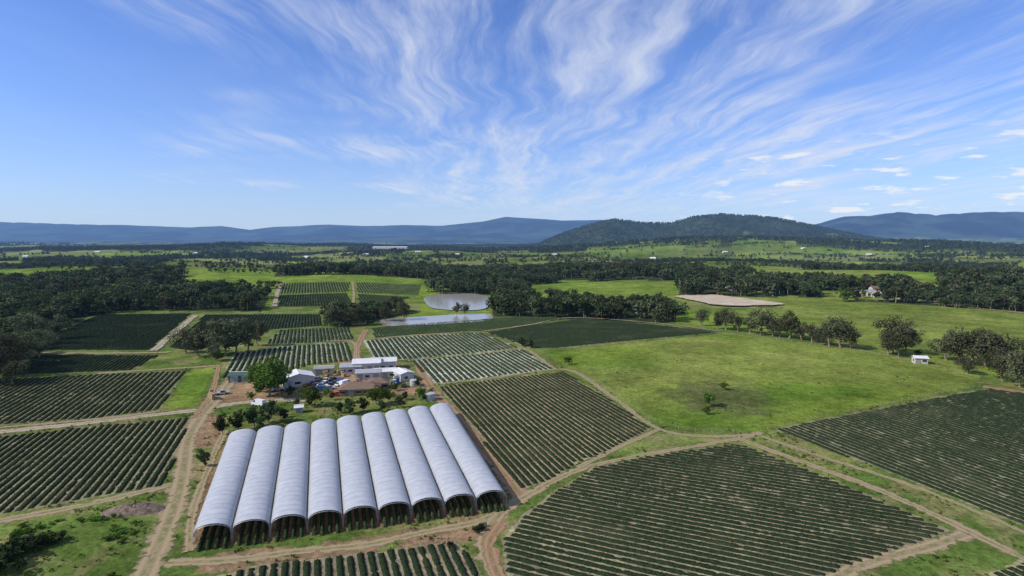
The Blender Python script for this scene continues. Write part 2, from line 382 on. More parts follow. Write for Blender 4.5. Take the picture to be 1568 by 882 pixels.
# ------------------------------------------------------------------ dirt tracks
def trackmat(name,c1,c2,grass=(.12,.15,.04)):
    m=M(name);u=m.n('ShaderNodeAttribute',attribute_name='u').outputs['Fac']
    au=m.math('ABSOLUTE',u);n=m.noise(.5,4,.65);n2=m.noise(3.,3,.6);n3=m.noise(.12,3)
    c=m.mix(m.rng(n2,.3,.7),c1,c2)
    rut=m.math('ABSOLUTE',m.math('SUBTRACT',au,.38))
    c=m.mix(m.rng(rut,.03,.2,.45,0),c,tuple(v*1.25 for v in c2))
    mid=m.math('MULTIPLY',m.rng(au,.05,.3,1,0),m.rng(n,.42,.6,0,.75))
    c=m.mix(mid,c,grass)
    a=m.math('ADD',m.math('SUBTRACT',1.,au),m.math('MULTIPLY',m.math('SUBTRACT',n,.5),1.9))
    a=m.math('ADD',a,m.math('MULTIPLY',m.math('SUBTRACT',n3,.5),1.2))
    al=m.rng(a,.18,.5)
    d=m.bsdf(c,.95,.1,bump=n2,bs=.4,bd=.15);t=m.n('ShaderNodeBsdfTransparent').outputs[0]
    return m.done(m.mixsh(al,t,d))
TR_TAN=trackmat('tan_gravel',(.29,.23,.16),(.40,.325,.235))
TR_RED=trackmat('red_dirt',(.22,.130,.076),(.33,.205,.12))
TR_SOFT=trackmat('worn_dirt',(.24,.185,.105),(.33,.255,.15))
def catmull(P,step):
    P=np.asarray(P);Q=np.vstack([2*P[0]-P[1],P,2*P[-1]-P[-2]]);out=[]
    for i in range(1,len(Q)-2):
        n=max(2,int(np.hypot(*(Q[i+1]-Q[i]))/step))
        for t in np.arange(n)/n: out.append(.5*((2*Q[i])+(Q[i+1]-Q[i-1])*t+(2*Q[i-1]-5*Q[i]+4*Q[i+1]-Q[i+2])*t*t+(3*Q[i]-Q[i-1]-3*Q[i+1]+Q[i+2])*t**3))
    out.append(Q[-2]);return np.array(out)
tk=[0];TRP=[]
def track(px,w,mat,name='dirt_track',step=2.):
    P=catmull(GP(px),step);T=np.gradient(P,axis=0);T/=np.hypot(*T.T)[:,None]+1e-9;Nn=np.c_[-T[:,1],T[:,0]]
    TRP.append((P,w))
    us=np.array([-1,-.6,-.38,0,.38,.6,1]);n=len(P)
    V=P[:,None,:]+Nn[:,None,:]*us[None,:,None]*w/2
    V=V.reshape(-1,2);tk[0]+=1
    far=np.hypot(*P.mean(0))>400
    z=(height(V[:,0],V[:,1])+.3 if far else np.zeros(len(V)))+.02+.004*tk[0]
    I=np.arange(n*7).reshape(n,7)
    Fc=np.stack([I[:-1,:-1],I[:-1,1:],I[1:,1:],I[1:,:-1]],-1).reshape(-1,4)[:, ::-1]
    o=bpy.data.objects.new(name,mkmesh(name,np.c_[V,z],Fc,[mat],{'u':np.tile(us,n)}));link(o)
track([(-150,678),(0,661),(110,650),(210,638),(300,628),(350,619),(400,614),(470,612)],6,TR_TAN,'gravel_road')
track([(372,570),(352,586),(338,604),(312,632),(290,668),(283,705),(276,745),(262,790),(240,840),(212,900)],7,TR_SOFT)
track([(-150,826),(0,797),(130,773),(262,742)],4.5,TR_SOFT)
track([(640,560),(662,596),(700,640),(745,695),(778,735),(800,762)],6.5,TR_RED)
track([(255,862),(350,858),(450,845),(560,834),(650,815),(735,797),(800,763),(850,735),(905,711)],4,TR_SOFT)
track([(800,762),(765,788),(745,815),(742,845),(765,890),(780,930)],5,TR_SOFT)
track([(770,800),(750,830),(758,870),(780,910)],4,TR_RED)
track([(1130,671),(1180,690),(1250,715),(1350,752),(1445,795),(1500,822),(1600,870)],4,TR_SOFT)
track([(1165,668),(1260,700),(1400,745),(1568,815),(1700,880)],2.5,TR_SOFT)
track([(905,713),(1000,694),(1130,672),(1165,662)],3,TR_SOFT)
track([(668,589),(760,578),(866,566),(935,606),(1005,655),(1080,668),(1165,665)],3,TR_SOFT)
track([(885,716),(950,684),(1010,657)],2.5,TR_SOFT)
track([(1240,905),(1330,862),(1420,838),(1480,818)],5,TR_SOFT)
track([(625,552),(735,543),(800,534),(850,566)],3,TR_SOFT)
track([(560,600),(548,560),(546,535),(552,520),(560,505)],6,TR_RED)
track([(556,520),(640,513),(740,509),(812,533)],3,TR_SOFT)
track([(740,508),(810,498),(878,487),(1000,495),(1105,508)],3.5,TR_SOFT)
track([(235,538),(262,515),(300,483)],6,TR_TAN)
track([(40,540),(130,541),(240,540),(262,538)],5,TR_SOFT)
track([(395,532),(440,528),(535,522),(545,552)],3,TR_SOFT)
track([(420,470),(424,452),(430,434)],6,TR_TAN)
track([(540,470),(542,450),(540,432)],4,TR_SOFT)
track([(360,585),(400,560),(440,552),(480,550),(545,548)],4,TR_SOFT)
track([(150,572),(290,563),(335,560)],4,TR_SOFT)
track([(335,560),(325,600),(296,640)],3,TR_RED)
track([(1505,592),(1560,600),(1700,618)],7,TR_RED)
track([(290,845),(296,780),(330,690),(345,660)],3,TR_SOFT)
track([(0,655),(150,642),(245,630)],3,TR_SOFT)
track([(1300,460),(1400,462),(1568,480)],6,TR_SOFT)
TP=np.concatenate([p for p,w in TRP]);TWD=np.concatenate([np.full(len(p),w) for p,w in TRP])
# ------------------------------------------------------------------ tree builder
def tube(V,Fc,mi,p0,p1,r0,r1,k=6):
    p0=np.array(p0,float);p1=np.array(p1,float);d=p1-p0;d/=np.linalg.norm(d)+1e-9
    a=np.cross(d,[.3,.9,.1]);a/=np.linalg.norm(a)+1e-9;b=np.cross(d,a);s=len(V)
    for p,r in((p0,r0),(p1,r1)):
        for i in range(k):
            t=2*math.pi*i/k;V.append(p+r*(a*math.cos(t)+b*math.sin(t)))
    for i in range(k):
        j=(i+1)%k;Fc.append((s+i,s+j,s+k+j,s+k+i));mi.append(0)
def tree_mesh(name,seed,h,w,trunk,ncl,nlf,ls,fol,flat=.8,limbs=True,spread=1.):
    r=np.random.default_rng(seed);V=[];Fc=[];mi=[]
    ch=h-trunk;cz=trunk+ch*.5
    C=[]
    while len(C)<ncl:
        p=r.uniform(-1,1,3);q=np.linalg.norm(p)
        if q>1 or q<.35: continue
        if p[2]<-.85: continue
        th=math.atan2(p[1],p[0])
        lob=.8+.3*math.sin(2*th+seed)+.2*math.sin(5*th+seed*2)
        C.append(np.array([p[0]*w*.44*lob,p[1]*w*.44*lob,cz+p[2]*ch*.46*(.85+.25*math.sin(3*th+seed))]))
    C=np.array(C)
    lean=r.normal(0,.05*h,2)
    if trunk>0:
        mid=np.array([lean[0]*.5,lean[1]*.5,trunk*.9]);top=np.array([lean[0],lean[1],cz+ch*.15])
        tube(V,Fc,mi,(0,0,-.3),mid,.035*h,.024*h);tube(V,Fc,mi,mid,top,.024*h,.008*h)
        if limbs:
            for c in C[::2]:
                st=mid+(top-mid)*r.uniform(0,.6);tube(V,Fc,mi,st,c,.012*h,.004*h,4)
    nv=len(V);tint=[.5]*nv
    rad=r.uniform(.10,.20,ncl)*w
    cl=r.integers(0,ncl,ncl*nlf)
    dirs=r.normal(0,1,(len(cl),3));dirs/=np.linalg.norm(dirs,axis=1)[:,None]
    rr=rad[cl]*r.random(len(cl))**.4
    c=C[cl]+dirs*rr[:,None]*np.array([1,1,flat])
    nrm=dirs*.8+r.normal(0,.5,c.shape)+np.array([0,0,.35]);nrm/=np.linalg.norm(nrm,axis=1)[:,None]
    a=np.cross(nrm,r.normal(0,1,c.shape));a/=np.linalg.norm(a,axis=1)[:,None];b=np.cross(nrm,a)
    s=(ls*r.uniform(.6,1.3,len(c)))[:,None]
    q=np.stack([c-a*s,c+b*s*.7,c+a*s,c-b*s*.7],1).reshape(-1,3)
    ct=r.random(ncl);tt=np.clip(ct[cl]*.7+r.random(len(cl))*.3,0,1)
    Vn=np.concatenate([np.array(V).reshape(-1,3),q]);
    lf=nv+np.arange(len(c)*4).reshape(-1,4)
    Fn=np.concatenate([np.array(Fc,int).reshape(-1,4),lf])
    return mkmesh(name,Vn,Fn,[BARK,fol],{'tint':np.concatenate([tint,np.repeat(tt,4)])},mi=np.concatenate([mi,np.ones(len(lf))]))
GUM=[tree_mesh('gum_tree',10+i,14,13+i%3,1.8,34,75,.36,FOL_GUM) for i in range(6)]
GRN=[tree_mesh('round_tree',30+i,10,10,1.0,34,95,.30,FOL_GRN) for i in range(3)]
DRK=[tree_mesh('dark_tree',40+i,10,8,.8,30,80,.30,FOL_DK) for i in range(3)]
SHR=[tree_mesh('shrub',50+i,1.8,3.2,0,14,60,.15,[FOL_GRN,FOL_DK,FOL_GRN][i]) for i in range(3)]
MID=[tree_mesh('forest_tree',60+i,12,11+i%3,1.2,16,22,.76,[FOL_FAR,FOL_DK,FOL_FAR,FOL_GUM][i%4],limbs=False) for i in range(6)]
FAR=[tree_mesh('far_tree',80+i,12,14,.4,7,8,2.1,[FOL_FAR,FOL_DK,FOL_FAR][i%3],limbs=False) for i in range(4)]
def put(meshes,name,px,py,hpx,i=None,wscale=1.):
    p=G(px,py);hm=hpx*p[1]/F
    me=meshes[random.randrange(len(meshes)) if i is None else i]
    o=bpy.data.objects.new(name,me);h0=max(v.co.z for v in me.vertices)
    s=hm/h0;o.scale=(s*wscale,s*wscale,s);o.location=p;o.rotation_euler=(0,0,random.uniform(0,6.28));link(o)
gums=[(285,540,45,1),(305,545,52,1),(325,543,56,1.05),(345,545,60,1.1),(362,541,56,1),(380,538,52,1.05),(396,530,42,1),(330,552,34,1),
 (1098,504,26,1),(1112,505,34,1),(1130,508,30,1),(1165,513,42,1.05),(1182,515,30,1),(1208,518,44,1.05),(1228,521,30,1),(1243,524,32,1),(1270,531,46,1.1),(1288,533,50,1.05),(1302,534,32,1),(1256,528,28,1),(1148,510,28,1),(1193,516,28,1),
 (1368,541,60,.9),(1388,543,56,.85),(1376,546,40,1.0),(1360,543,34,1),
 (1450,552,50,1),(1468,556,60,1.0),(1490,560,62,1.0),(1510,562,56,1.05),(1528,566,60,1),(1535,584,50,1.1),(1562,592,62,1.1),(1600,600,80,1.1),(1640,610,85,1.1),
 (1480,572,28,1.2),(1545,570,36,1),
 (1075,499,28,.8),(30,560,60,1),(8,572,70,1.05),(60,548,50,1),(-20,585,80,1),(90,520,40,1),(45,530,55,1),(20,590,40,1),(550,498,30,1),(520,500,30,1),(505,500,28,1),(590,492,28,1),
 (618,490,30,1),(700,482,20,.9),(712,482,18,.9)]
for g in gums: put(GUM,'gum_tree',g[0],g[1],g[2],wscale=g[3])
for g in [(412,606,62,1.05,0),(396,600,44,1,1),(428,600,50,1,2),(476,622,36,1.1,0),(577,620,28,1.1,1),(596,616,22,1,2),(500,606,14,1,0),(644,612,20,.8,1),(1085,622,22,1,1),(1108,597,14,1.2,2),(1083,634,14,1.2,0),(870,558,12,1,1),(1292,462,22,1,0),(335,553,14,1.1,1),(384,612,14,1,0),(660,606,14,1,0),(605,598,14,1,0)]:
    put(GRN,'round_tree',g[0],g[1],g[2],g[4],g[3])
for g in [(340,666,36,1),(365,661,36,1.05),(388,655,38,1.1),(412,648,38,1.15),(398,662,26,1),(436,644,20,1.1),(536,634,26,1.2),(556,630,24,1.2),(520,632,18,1.1),(800,531,16,1.1),(812,533,15,1.1),(313,714,28,.9),(585,630,18,1.2),(612,624,18,1.1),(445,606,16,1.2),(640,592,14,1),(508,612,14,1),(455,622,14,1.1),(575,604,16,1),(1405,545,10,1.2),(650,614,12,1.3),(620,612,14,1.2),(430,640,18,1.1)]:
    put(DRK,'dark_tree',g[0],g[1],g[2],None,g[3])
# instancing
def instancer(name,meshes,P,S,seed):
    P=np.asarray(P);n=len(P);r=np.random.default_rng(seed)
    col=bpy.data.collections.new(name+'_kinds')
    for k,me in enumerate(meshes): col.objects.link(bpy.data.objects.new(name+'_kind_'+'abcdefgh'[k],me))
    me=bpy.data.meshes.new(name);me.vertices.add(n);me.vertices.foreach_set('co',P.astype(np.float32).ravel())
    for nm,t,v in(('scl','FLOAT',S),('yaw','FLOAT',r.uniform(0,6.28,n))):
        a=me.attributes.new(nm,t,'POINT');a.data.foreach_set('value',np.asarray(v,np.float32))
    a=me.attributes.new('kind','INT','POINT');a.data.foreach_set('value',r.integers(0,len(meshes),n).astype(np.int32))
    o=bpy.data.objects.new(name,me);link(o)
    g=bpy.data.node_groups.new(name,'GeometryNodeTree')
    g.interface.new_socket('Geometry',in_out='INPUT',socket_type='NodeSocketGeometry')
    g.interface.new_socket('Geometry',in_out='OUTPUT',socket_type='NodeSocketGeometry')
    N=g.nodes;L=g.links;i=N.new('NodeGroupInput');out=N.new('NodeGroupOutput')
    ip=N.new('GeometryNodeInstanceOnPoints');ci=N.new('GeometryNodeCollectionInfo')
    ci.inputs['Collection'].default_value=col;ci.inputs['Separate Children'].default_value=True;ci.inputs['Reset Children'].default_value=True
    def attr(nm,t):
        a=N.new('GeometryNodeInputNamedAttribute');a.data_type=t;a.inputs[0].default_value=nm;return a.outputs[0]
    cx=N.new('ShaderNodeCombineXYZ');L.new(attr('yaw','FLOAT'),cx.inputs[2])
    L.new(i.outputs[0],ip.inputs['Points']);L.new(ci.outputs[0],ip.inputs['Instance']);ip.inputs['Pick Instance'].default_value=True
    L.new(attr('kind','INT'),ip.inputs['Instance Index']);L.new(cx.outputs[0],ip.inputs['Rotation']);L.new(attr('scl','FLOAT'),ip.inputs['Scale'])
    L.new(ip.outputs[0],out.inputs[0])
    md=o.modifiers.new('scatter','NODES');md.node_group=g;return o
def wedge(r0,r1,spacing,seed,a=52):
    r=np.random.default_rng(seed);area=math.radians(2*a)*(r1*r1-r0*r0)/2;n=int(area/spacing**2)
    R=np.sqrt(r.uniform(r0*r0,r1*r1,n));T=np.radians(r.uniform(-a,a,n));return R*np.sin(T),R*np.cos(T)
def forest(name,meshes,r0,r1,sp,smin,smax,seed,edge=.012):
    x,y=wedge(r0,r1,sp,seed);c=covclass(x,y);dn=fbm(x/45,y/45,61,2)
    k=(c==2)&(dn>(.36 if r0>800 else .25))
    k|=(c==1)&(rng.random(len(x))<edge)&(np.hypot(x,y)>900)
    x,y=x[k],y[k];z=height(x,y)-.3
    instancer(name,meshes,np.c_[x,y,z],rng.uniform(smin,smax,len(x))*(.7+.6*fbm(x/90,y/90,66,2)),seed)
    print(name,len(x))
forest('forest_trees',MID,230,1000,8.6,.75,1.4,1,0)
forest('forest_trees',MID,1000,1900,11,.65,1.15,2,.02)
forest('distant_trees',FAR,1900,3400,16,.6,1.05,3,.02)
forest('distant_trees',FAR,3400,6000,20,.75,1.15,4)
hx=[];
for k in range(110):
    a=math.radians(rng.uniform(-48,48));r_=rng.uniform(900,3400);p=np.array([math.sin(a),math.cos(a)])*r_;th=rng.choice([.35,.35+1.57,.2,-.3]);L_=rng.uniform(100,460)
    t=np.arange(0,L_,8.);q=p+np.c_[np.cos(th)*t,np.sin(th)*t]+rng.normal(0,2,(len(t),2));hx.append(q)
hx=np.concatenate(hx);k=covclass(hx[:,0],hx[:,1])==1;hx=hx[k]
instancer('hedgerow_trees',MID,np.c_[hx,height(hx[:,0],hx[:,1])],rng.uniform(.4,.95,len(hx)),9)
# grass tufts nearby
x,y=wedge(85,300,2.0,12,55);c=covclass(x,y);n=fbm(x/9,y/9,44,3)
k=((c==0)&(n>.5))|((c==1)&(n>.64)&(rng.random(len(x))<.2))
x,y=x[k],y[k]
k=np.ones(len(x),bool)
for i0 in range(0,len(x),2000):
    d2=(x[i0:i0+2000,None]-TP[None,:,0])**2+(y[i0:i0+2000,None]-TP[None,:,1])**2
    k[i0:i0+2000]=~((d2<(TWD[None]*.42)**2).any(1))
x,y=x[k],y[k];TUFT=[tree_mesh('grass_tuft',90+i,.5,1.4,0,5,8,.16,FOL_TUFT if i<2 else FOL_GRN) for i in range(3)]
instancer('grass_tufts',TUFT,np.c_[x,y,np.zeros(len(x))],rng.uniform(.4,1.1,len(x)),13)
print('tufts',len(x))
bl=GP([(-100,820),(60,800),(180,790),(230,810),(215,850),(190,900),(-100,900)])
x=rng.uniform(bl[:,0].min(),bl[:,0].max(),420);y=rng.uniform(bl[:,1].min(),bl[:,1].max(),420);k=inpoly(x,y,bl)&(fbm(x/10,y/10,45,2)>.55)
instancer('shrubs',SHR[::2],np.c_[x[k],y[k],np.zeros(k.sum())],rng.uniform(.25,.7,k.sum()),14)
for q in [(25,850,34,1.4),(60,838,22,1.5),(5,870,34,1.4),(90,828,16,1.4),(735,812,12,1.4),(690,838,10,1.3)]: put(SHR,'shrub',q[0],q[1],q[2],1,q[3]*1.0)
POST=simple('weathered_timber',(.3,.26,.2),.9,.1)
def fence(px,step=4.):
    P=catmull(GP(px),step);V=[];Fc=[];mi=[]
    for p in P: tube(V,Fc,mi,(p[0],p[1],-.1),(p[0],p[1],1.25),.08,.07,5)
    for a,b in zip(P[:-1],P[1:]):
        for z in(.4,.8,1.15): tube(V,Fc,mi,(a[0],a[1],z),(b[0],b[1],z),.012,.012,3)
    link(bpy.data.objects.new('wire_fence',mkmesh('wire_fence',V,[tuple(f) for f in Fc],[POST])))
fence([(866,560),(935,601),(1012,650),(1090,662),(1165,658),(1300,630),(1500,592)])
fence([(1090,510),(1200,522),(1320,539),(1420,560),(1500,580)])
# ------------------------------------------------------------------ poly tunnels
m=M('tunnel_plastic');nn=m.noise(.5,4,.6);nn2=m.noise(3,3)
c=m.mix(m.rng(nn,.3,.7),(.53,.555,.59),(.65,.665,.69))
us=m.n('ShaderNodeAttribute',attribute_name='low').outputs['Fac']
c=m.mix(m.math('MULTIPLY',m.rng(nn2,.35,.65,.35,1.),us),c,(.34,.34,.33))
rb=m.n('ShaderNodeAttribute',attribute_name='rib').outputs['Fac']
c=m.mix(m.rng(rb,.5,1.,0,.65),c,(.30,.33,.37))
d=m.bsdf(c,.38,.45,bump=nn2,bs=.12,bd=.06);t=m.n('ShaderNodeBsdfTranslucent');t.inputs[0].default_value=(.62,.64,.66,1)
PLAST=m.done(m.mixsh(.25,d,t.outputs[0]),False)
STEEL=simple('galvanised_steel',(.45,.46,.47),.5,.5,.2,2,.4)
NT=9;LEG=2.25;CR=4.3
for i in range(NT):
    f0=TFL+(TFR-TFL)*i/NT;f1=TFL+(TFR-TFL)*(i+1)/NT;b0=TBL+(TBR-TBL)*i/NT;b1=TBL+(TBR-TBL)*(i+1)/NT
    e=bpy.data.objects.new('poly_tunnel',None);link(e)
    fc=(f0+f1)/2;bc=(b0+b1)/2;e.location=(fc[0],fc[1],0)
    L_=np.hypot(*(bc-fc));nb=int(round(L_/2.3));nj=6;ns=nb*nj+1;K=18
    V=[];low=[];rib=[];hj=rng.normal(0,.06,nb+1)
    for q in range(ns):
        s=q/(ns-1);a=f0+(b0-f0)*s;b=f1+(b1-f1)*s;w=b-a;ph=abs(math.sin(math.pi*s*nb));sag=.16*(ph**.7)-np.interp(s*nb,np.arange(nb+1),hj)
        for k in range(K+1):
            t=math.pi*k/K;cx=(1-math.cos(t)*.985)/2;zz=LEG+(CR-LEG-sag*.8)*math.sin(t)**.8
            if k in(0,K): zz=LEG-.15-.15*ph
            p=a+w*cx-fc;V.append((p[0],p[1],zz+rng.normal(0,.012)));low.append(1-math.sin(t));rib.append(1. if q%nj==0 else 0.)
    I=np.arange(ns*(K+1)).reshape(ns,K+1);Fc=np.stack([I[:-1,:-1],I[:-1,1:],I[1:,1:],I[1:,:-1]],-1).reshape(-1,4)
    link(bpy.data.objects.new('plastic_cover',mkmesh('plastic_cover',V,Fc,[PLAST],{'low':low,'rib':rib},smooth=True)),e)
    V=[];Fc=[];mi=[]
    for h in range(nb+1):
        s=h/nb;a=f0+(b0-f0)*s-fc;b=f1+(b1-f1)*s-fc;w=b-a;pts=[]
        pts.append((*(a+w*.01),0));
        for k in range(0,K+1,2):
            t=math.pi*k/K;p=a+w*(.5-math.cos(t)*.48);pts.append((p[0],p[1],LEG+(CR-.22-LEG)*math.sin(t)**.8-.03))
        pts.append((*(a+w*.99),0))
        for p,q in zip(pts[:-1],pts[1:]): tube(V,Fc,mi,p,q,.05,.05,4)
    link(bpy.data.objects.new('hoops',mkmesh('hoops',V,[tuple(f) for f in Fc],[STEEL])),e)
    a=f0+(f1-f0)*.08;b=f1-(f1-f0)*.08;dd=(bc-fc)/L_
    PP=np.array([a-dd*2.5,b-dd*2.5,b1-(b1-b0)*.08,b0+(b1-b0)*.08])-fc
    r_=rows('crop_rows_inside',PP,dd,1.5,.8,1.2,.7,CROPW,8);link(r_,e)
# ------------------------------------------------------------------ buildings
def corr(name,col,rough=.45):
    m=M(name);tc=m.n('ShaderNodeTexCoord').outputs['Object'];w=m.n('ShaderNodeTexWave');w.inputs['Scale'].default_value=1.6;w.bands_direction='X';m.L.new(tc,w.inputs[0])
    n=m.noise(.6,5,.6);c=m.mix(m.rng(n,.35,.75,0,.5),col,tuple(v*.62 for v in col));c=m.mix(m.rng(w.outputs[1],.0,.25,.25,0),c,tuple(v*.6 for v in col))
    return m.done(m.bsdf(c,rough,.4,bump=w.outputs[1],bs=.4,bd=.05),False)
R_WHITE=corr('white_roof',(.72,.71,.69));R_GREY=corr('grey_roof',(.38,.39,.40));R_BROWN=corr('brown_tile_roof',(.20,.13,.09),.8);R_GREEN=corr('green_roof',(.06,.11,.08));R_RUST=corr('dull_roof',(.33,.30,.27))
W_WHITE=corr('white_cladding',(.58,.57,.53));W_CREAM=simple('cream_wall',(.5,.45,.36),.85,.1,.15);W_BRICK=simple('brick_wall',(.28,.15,.10),.9,.1,.3);W_GREEN=corr('green_cladding',(.07,.12,.09))
GLASS=simple('window_glass',(.03,.04,.05),.1,.6,.2);DOOR=simple('roller_door',(.26,.27,.28),.5,.4,.2)
TRIM=simple('white_trim',(.75,.75,.73),.6,.3,.1)
def box(V,Fc,x0,x1,y0,y1,z0,z1):
    s=len(V);V+= [(x0,y0,z0),(x1,y0,z0),(x1,y1,z0),(x0,y1,z0),(x0,y0,z1),(x1,y0,z1),(x1,y1,z1),(x0,y1,z1)]
    Fc+=[(s,s+3,s+2,s+1),(s+4,s+5,s+6,s+7),(s,s+1,s+5,s+4),(s+1,s+2,s+6,s+5),(s+2,s+3,s+7,s+6),(s+3,s,s+4,s+7)]
def child(nm,V,Fc,mat,e):
    o=bpy.data.objects.new(nm,mkmesh(nm,V,Fc,[mat]));link(o,e);return o
def building(name,px,py,L,W,wh,rh,rot,wm,rm,hip=False,doors=2,wins=3,ov=.45,loc=None):
    e=bpy.data.objects.new(name,None);p=G(px,py) if loc is None else loc;e.location=(p[0],p[1],p[2]);e.rotation_euler=(0,0,math.radians(rot));link(e)
    l,w=L/2,W/2
    if hip:
        V=[];Fc=[];box(V,Fc,-l,l,-w,w,0,wh);child('walls',V,Fc,wm,e)
        L2=l-w*.95;a=l+ov;b=w+ov
        V=[(-a,-b,wh),(a,-b,wh),(a,b,wh),(-a,b,wh),(-L2,0,wh+rh),(L2,0,wh+rh),(-a,-b,wh-.18),(a,-b,wh-.18),(a,b,wh-.18),(-a,b,wh-.18)]
        Fc=[(0,1,5,4),(1,2,5),(2,3,4,5),(3,0,4),(6,7,1,0),(7,8,2,1),(8,9,3,2),(9,6,0,3),(9,8,7,6)];child('roof',V,Fc,rm,e)
    else:
        V=[(-l,-w,0),(l,-w,0),(l,w,0),(-l,w,0),(-l,-w,wh),(l,-w,wh),(l,w,wh),(-l,w,wh),(-l,0,wh+rh),(l,0,wh+rh)]
        Fc=[(0,1,5,4),(2,3,7,6),(1,2,6,9,5),(3,0,4,8,7)];child('walls',V,Fc,wm,e)
        V=[];Fc=[];sl=rh/w
        for sg in(-1,1):
            s=len(V);yo=sg*(w+ov);zo=wh-ov*sl
            V+=[(-l-ov,0,wh+rh+.06),(l+ov,0,wh+rh+.06),(l+ov,yo,zo+.06),(-l-ov,yo,zo+.06),(-l-ov,0,wh+rh+.18),(l+ov,0,wh+rh+.18),(l+ov,yo,zo+.18),(-l-ov,yo,zo+.18)]
            Fc+=[(s,s+1,s+2,s+3),(s+4,s+7,s+6,s+5),(s+3,s+2,s+6,s+7),(s,s+3,s+7,s+4),(s+1,s+5,s+6,s+2)]
        child('roof',V,Fc,rm,e)
        V=[];Fc=[];box(V,Fc,-l-ov,l+ov,-.25,.25,wh+rh+.14,wh+rh+.24);child('ridge_cap',V,Fc,TRIM,e)
    n=doors+wins
    if n:
        sl=np.linspace(-l,l,n+1);order=list(range(n));random.shuffle(order);VD=[];FD=[];VW=[];FW_=[];VF=[];FF=[]
        for j,q in enumerate(order):
            x0,x1=sl[q]+.15*(sl[q+1]-sl[q]),sl[q+1]-.15*(sl[q+1]-sl[q])
            if j<doors:
                x1=min(x1,x0+4);box(VD,FD,x0,x1,-w-.05,-w+.05,.02,min(wh-.4,3.2))
                box(VF,FF,x0-.12,x1+.12,-w-.08,-w-.052,min(wh-.4,3.2)+.003,min(wh-.4,3.2)+.16)
            else:
                x1=min(x1,x0+1.8);zt=min(wh-.5,2.1);box(VW,FW_,x0,x1,-w-.04,-w+.04,1.,zt);box(VF,FF,x0-.08,x1+.08,-w-.07,-w+.05,.9,.997)
                box(VF,FF,x0-.08,x1+.08,-w-.07,-w+.05,zt+.003,zt+.1)
        if VD: child('doors',VD,FD,DOOR,e)
        if VW: child('windows',VW,FW_,GLASS,e)
        if VF: child('frames',VF,FF,TRIM,e)
        VW=[];FW_=[]
        for sg in(-1,1): box(VW,FW_,sg*l-.04,sg*l+.04,-w*.4,w*.1,1.,2.)
        child('end_windows',VW,FW_,GLASS,e)
    return e
building('farm_shed',456,588,9,12,3.6,1.6,-62,W_WHITE,R_WHITE,doors=2,wins=1)
building('implement_shed',371,583,9,6,3.,.8,8,W_GREEN,R_GREEN,doors=2,wins=0)
building('packing_shed',538,570,9,7,3.2,.9,12,W_WHITE,R_GREY,doors=1,wins=2)
building('packing_shed',562,567,12,9,4.2,1.2,12,W_WHITE,R_WHITE,doors=2,wins=2)
building('packing_shed',588,564,11,8,4.0,1.,12,W_WHITE,R_WHITE,doors=1,wins=2)
building('packing_shed',564,579,10,6,3.0,.8,12,W_WHITE,R_GREY,doors=2,wins=1)
building('packing_shed',590,577,9,6,3.0,.8,12,W_CREAM,R_WHITE,doors=1,wins=2)
building('cool_store',617,580,9,6,3.2,.7,-55,W_WHITE,R_WHITE,doors=1,wins=1)
building('farm_house',552,602,15,8,2.7,1.9,8,W_BRICK,R_BROWN,hip=True,doors=1,wins=4)
building('farm_house',579,594,8,6,2.7,1.7,8,W_BRICK,R_BROWN,hip=True,doors=1,wins=3)
building('garden_shed',458,631,2.4,2.2,2.,.5,20,W_WHITE,R_WHITE,doors=1,wins=0)
building('pump_shed',1408,556,5.5,4,2.8,.7,-15,W_CREAM,R_WHITE,doors=1,wins=1)
building('carport',497,571,8,6,2.6,.6,12,W_CREAM,R_RUST,doors=1,wins=1)
for q in [(1330,452,14,9,R_GREY),(1348,455,13,9,R_WHITE),(1366,452,12,8,R_RUST),(1385,457,12,8,R_WHITE),(1398,456,10,8,R_GREY),(1342,446,12,8,R_BROWN),(1225,440,12,8,R_GREY),(1118,445,12,7,R_WHITE),(1312,450,9,7,R_RUST)]:
    building('country_house',q[0],q[1],q[2],q[3],3.2,2.,random.uniform(-25,25),W_CREAM,q[4],doors=1,wins=3)
for q in [(1322,456,12),(1358,457,12),(1392,460,12),(1406,462,16),(1350,446,18),(1330,444,20),(1372,446,18),(1300,456,16),(1418,464,20)]: put(GUM,'gum_tree',q[0],q[1],q[2])
p=G(598,384);building('distant_greenhouse',0,0,170,60,9,3,2,W_WHITE,R_WHITE,doors=0,wins=0,loc=(p[0],p[1],p[2]+9))
for q in [(470,396),(150,388),(40,395),(700,392),(1480,392),(1110,388),(1510,372),(1230,382),(300,390),(850,392),(1000,398),(640,388),(560,392),(1330,392),(1420,380)]:
    p=G(*q);building('country_house',0,0,18,11,4,2.5,random.uniform(-30,30),W_WHITE,R_WHITE,doors=0,wins=0,loc=(p[0],p[1],p[2]+2))
TANK=simple('tank_concrete',(.4,.4,.38),.8,.2)
def tank(px,py,r,h):
    p=G(px,py);V=[];Fc=[];K=20
    for z,rr in((0,r),(h*.5,r*1.02),(h,r),(h+.12,r*1.03),(h+.5,.15)):
        for k in range(K): t=2*math.pi*k/K;V.append((rr*math.cos(t),rr*math.sin(t),z))
    for j in range(4):
        for k in range(K): a=j*K+k;b=j*K+(k+1)%K;Fc.append((a,b,b+K,a+K))
    Fc.append(tuple(range(4*K,5*K)))
    o=bpy.data.objects.new('water_tank',mkmesh('water_tank',V,Fc,[TANK]));o.location=p;link(o)
tank(446,592,1.8,2.4);tank(658,612,2.,2.4);tank(634,590,1.7,2.2)
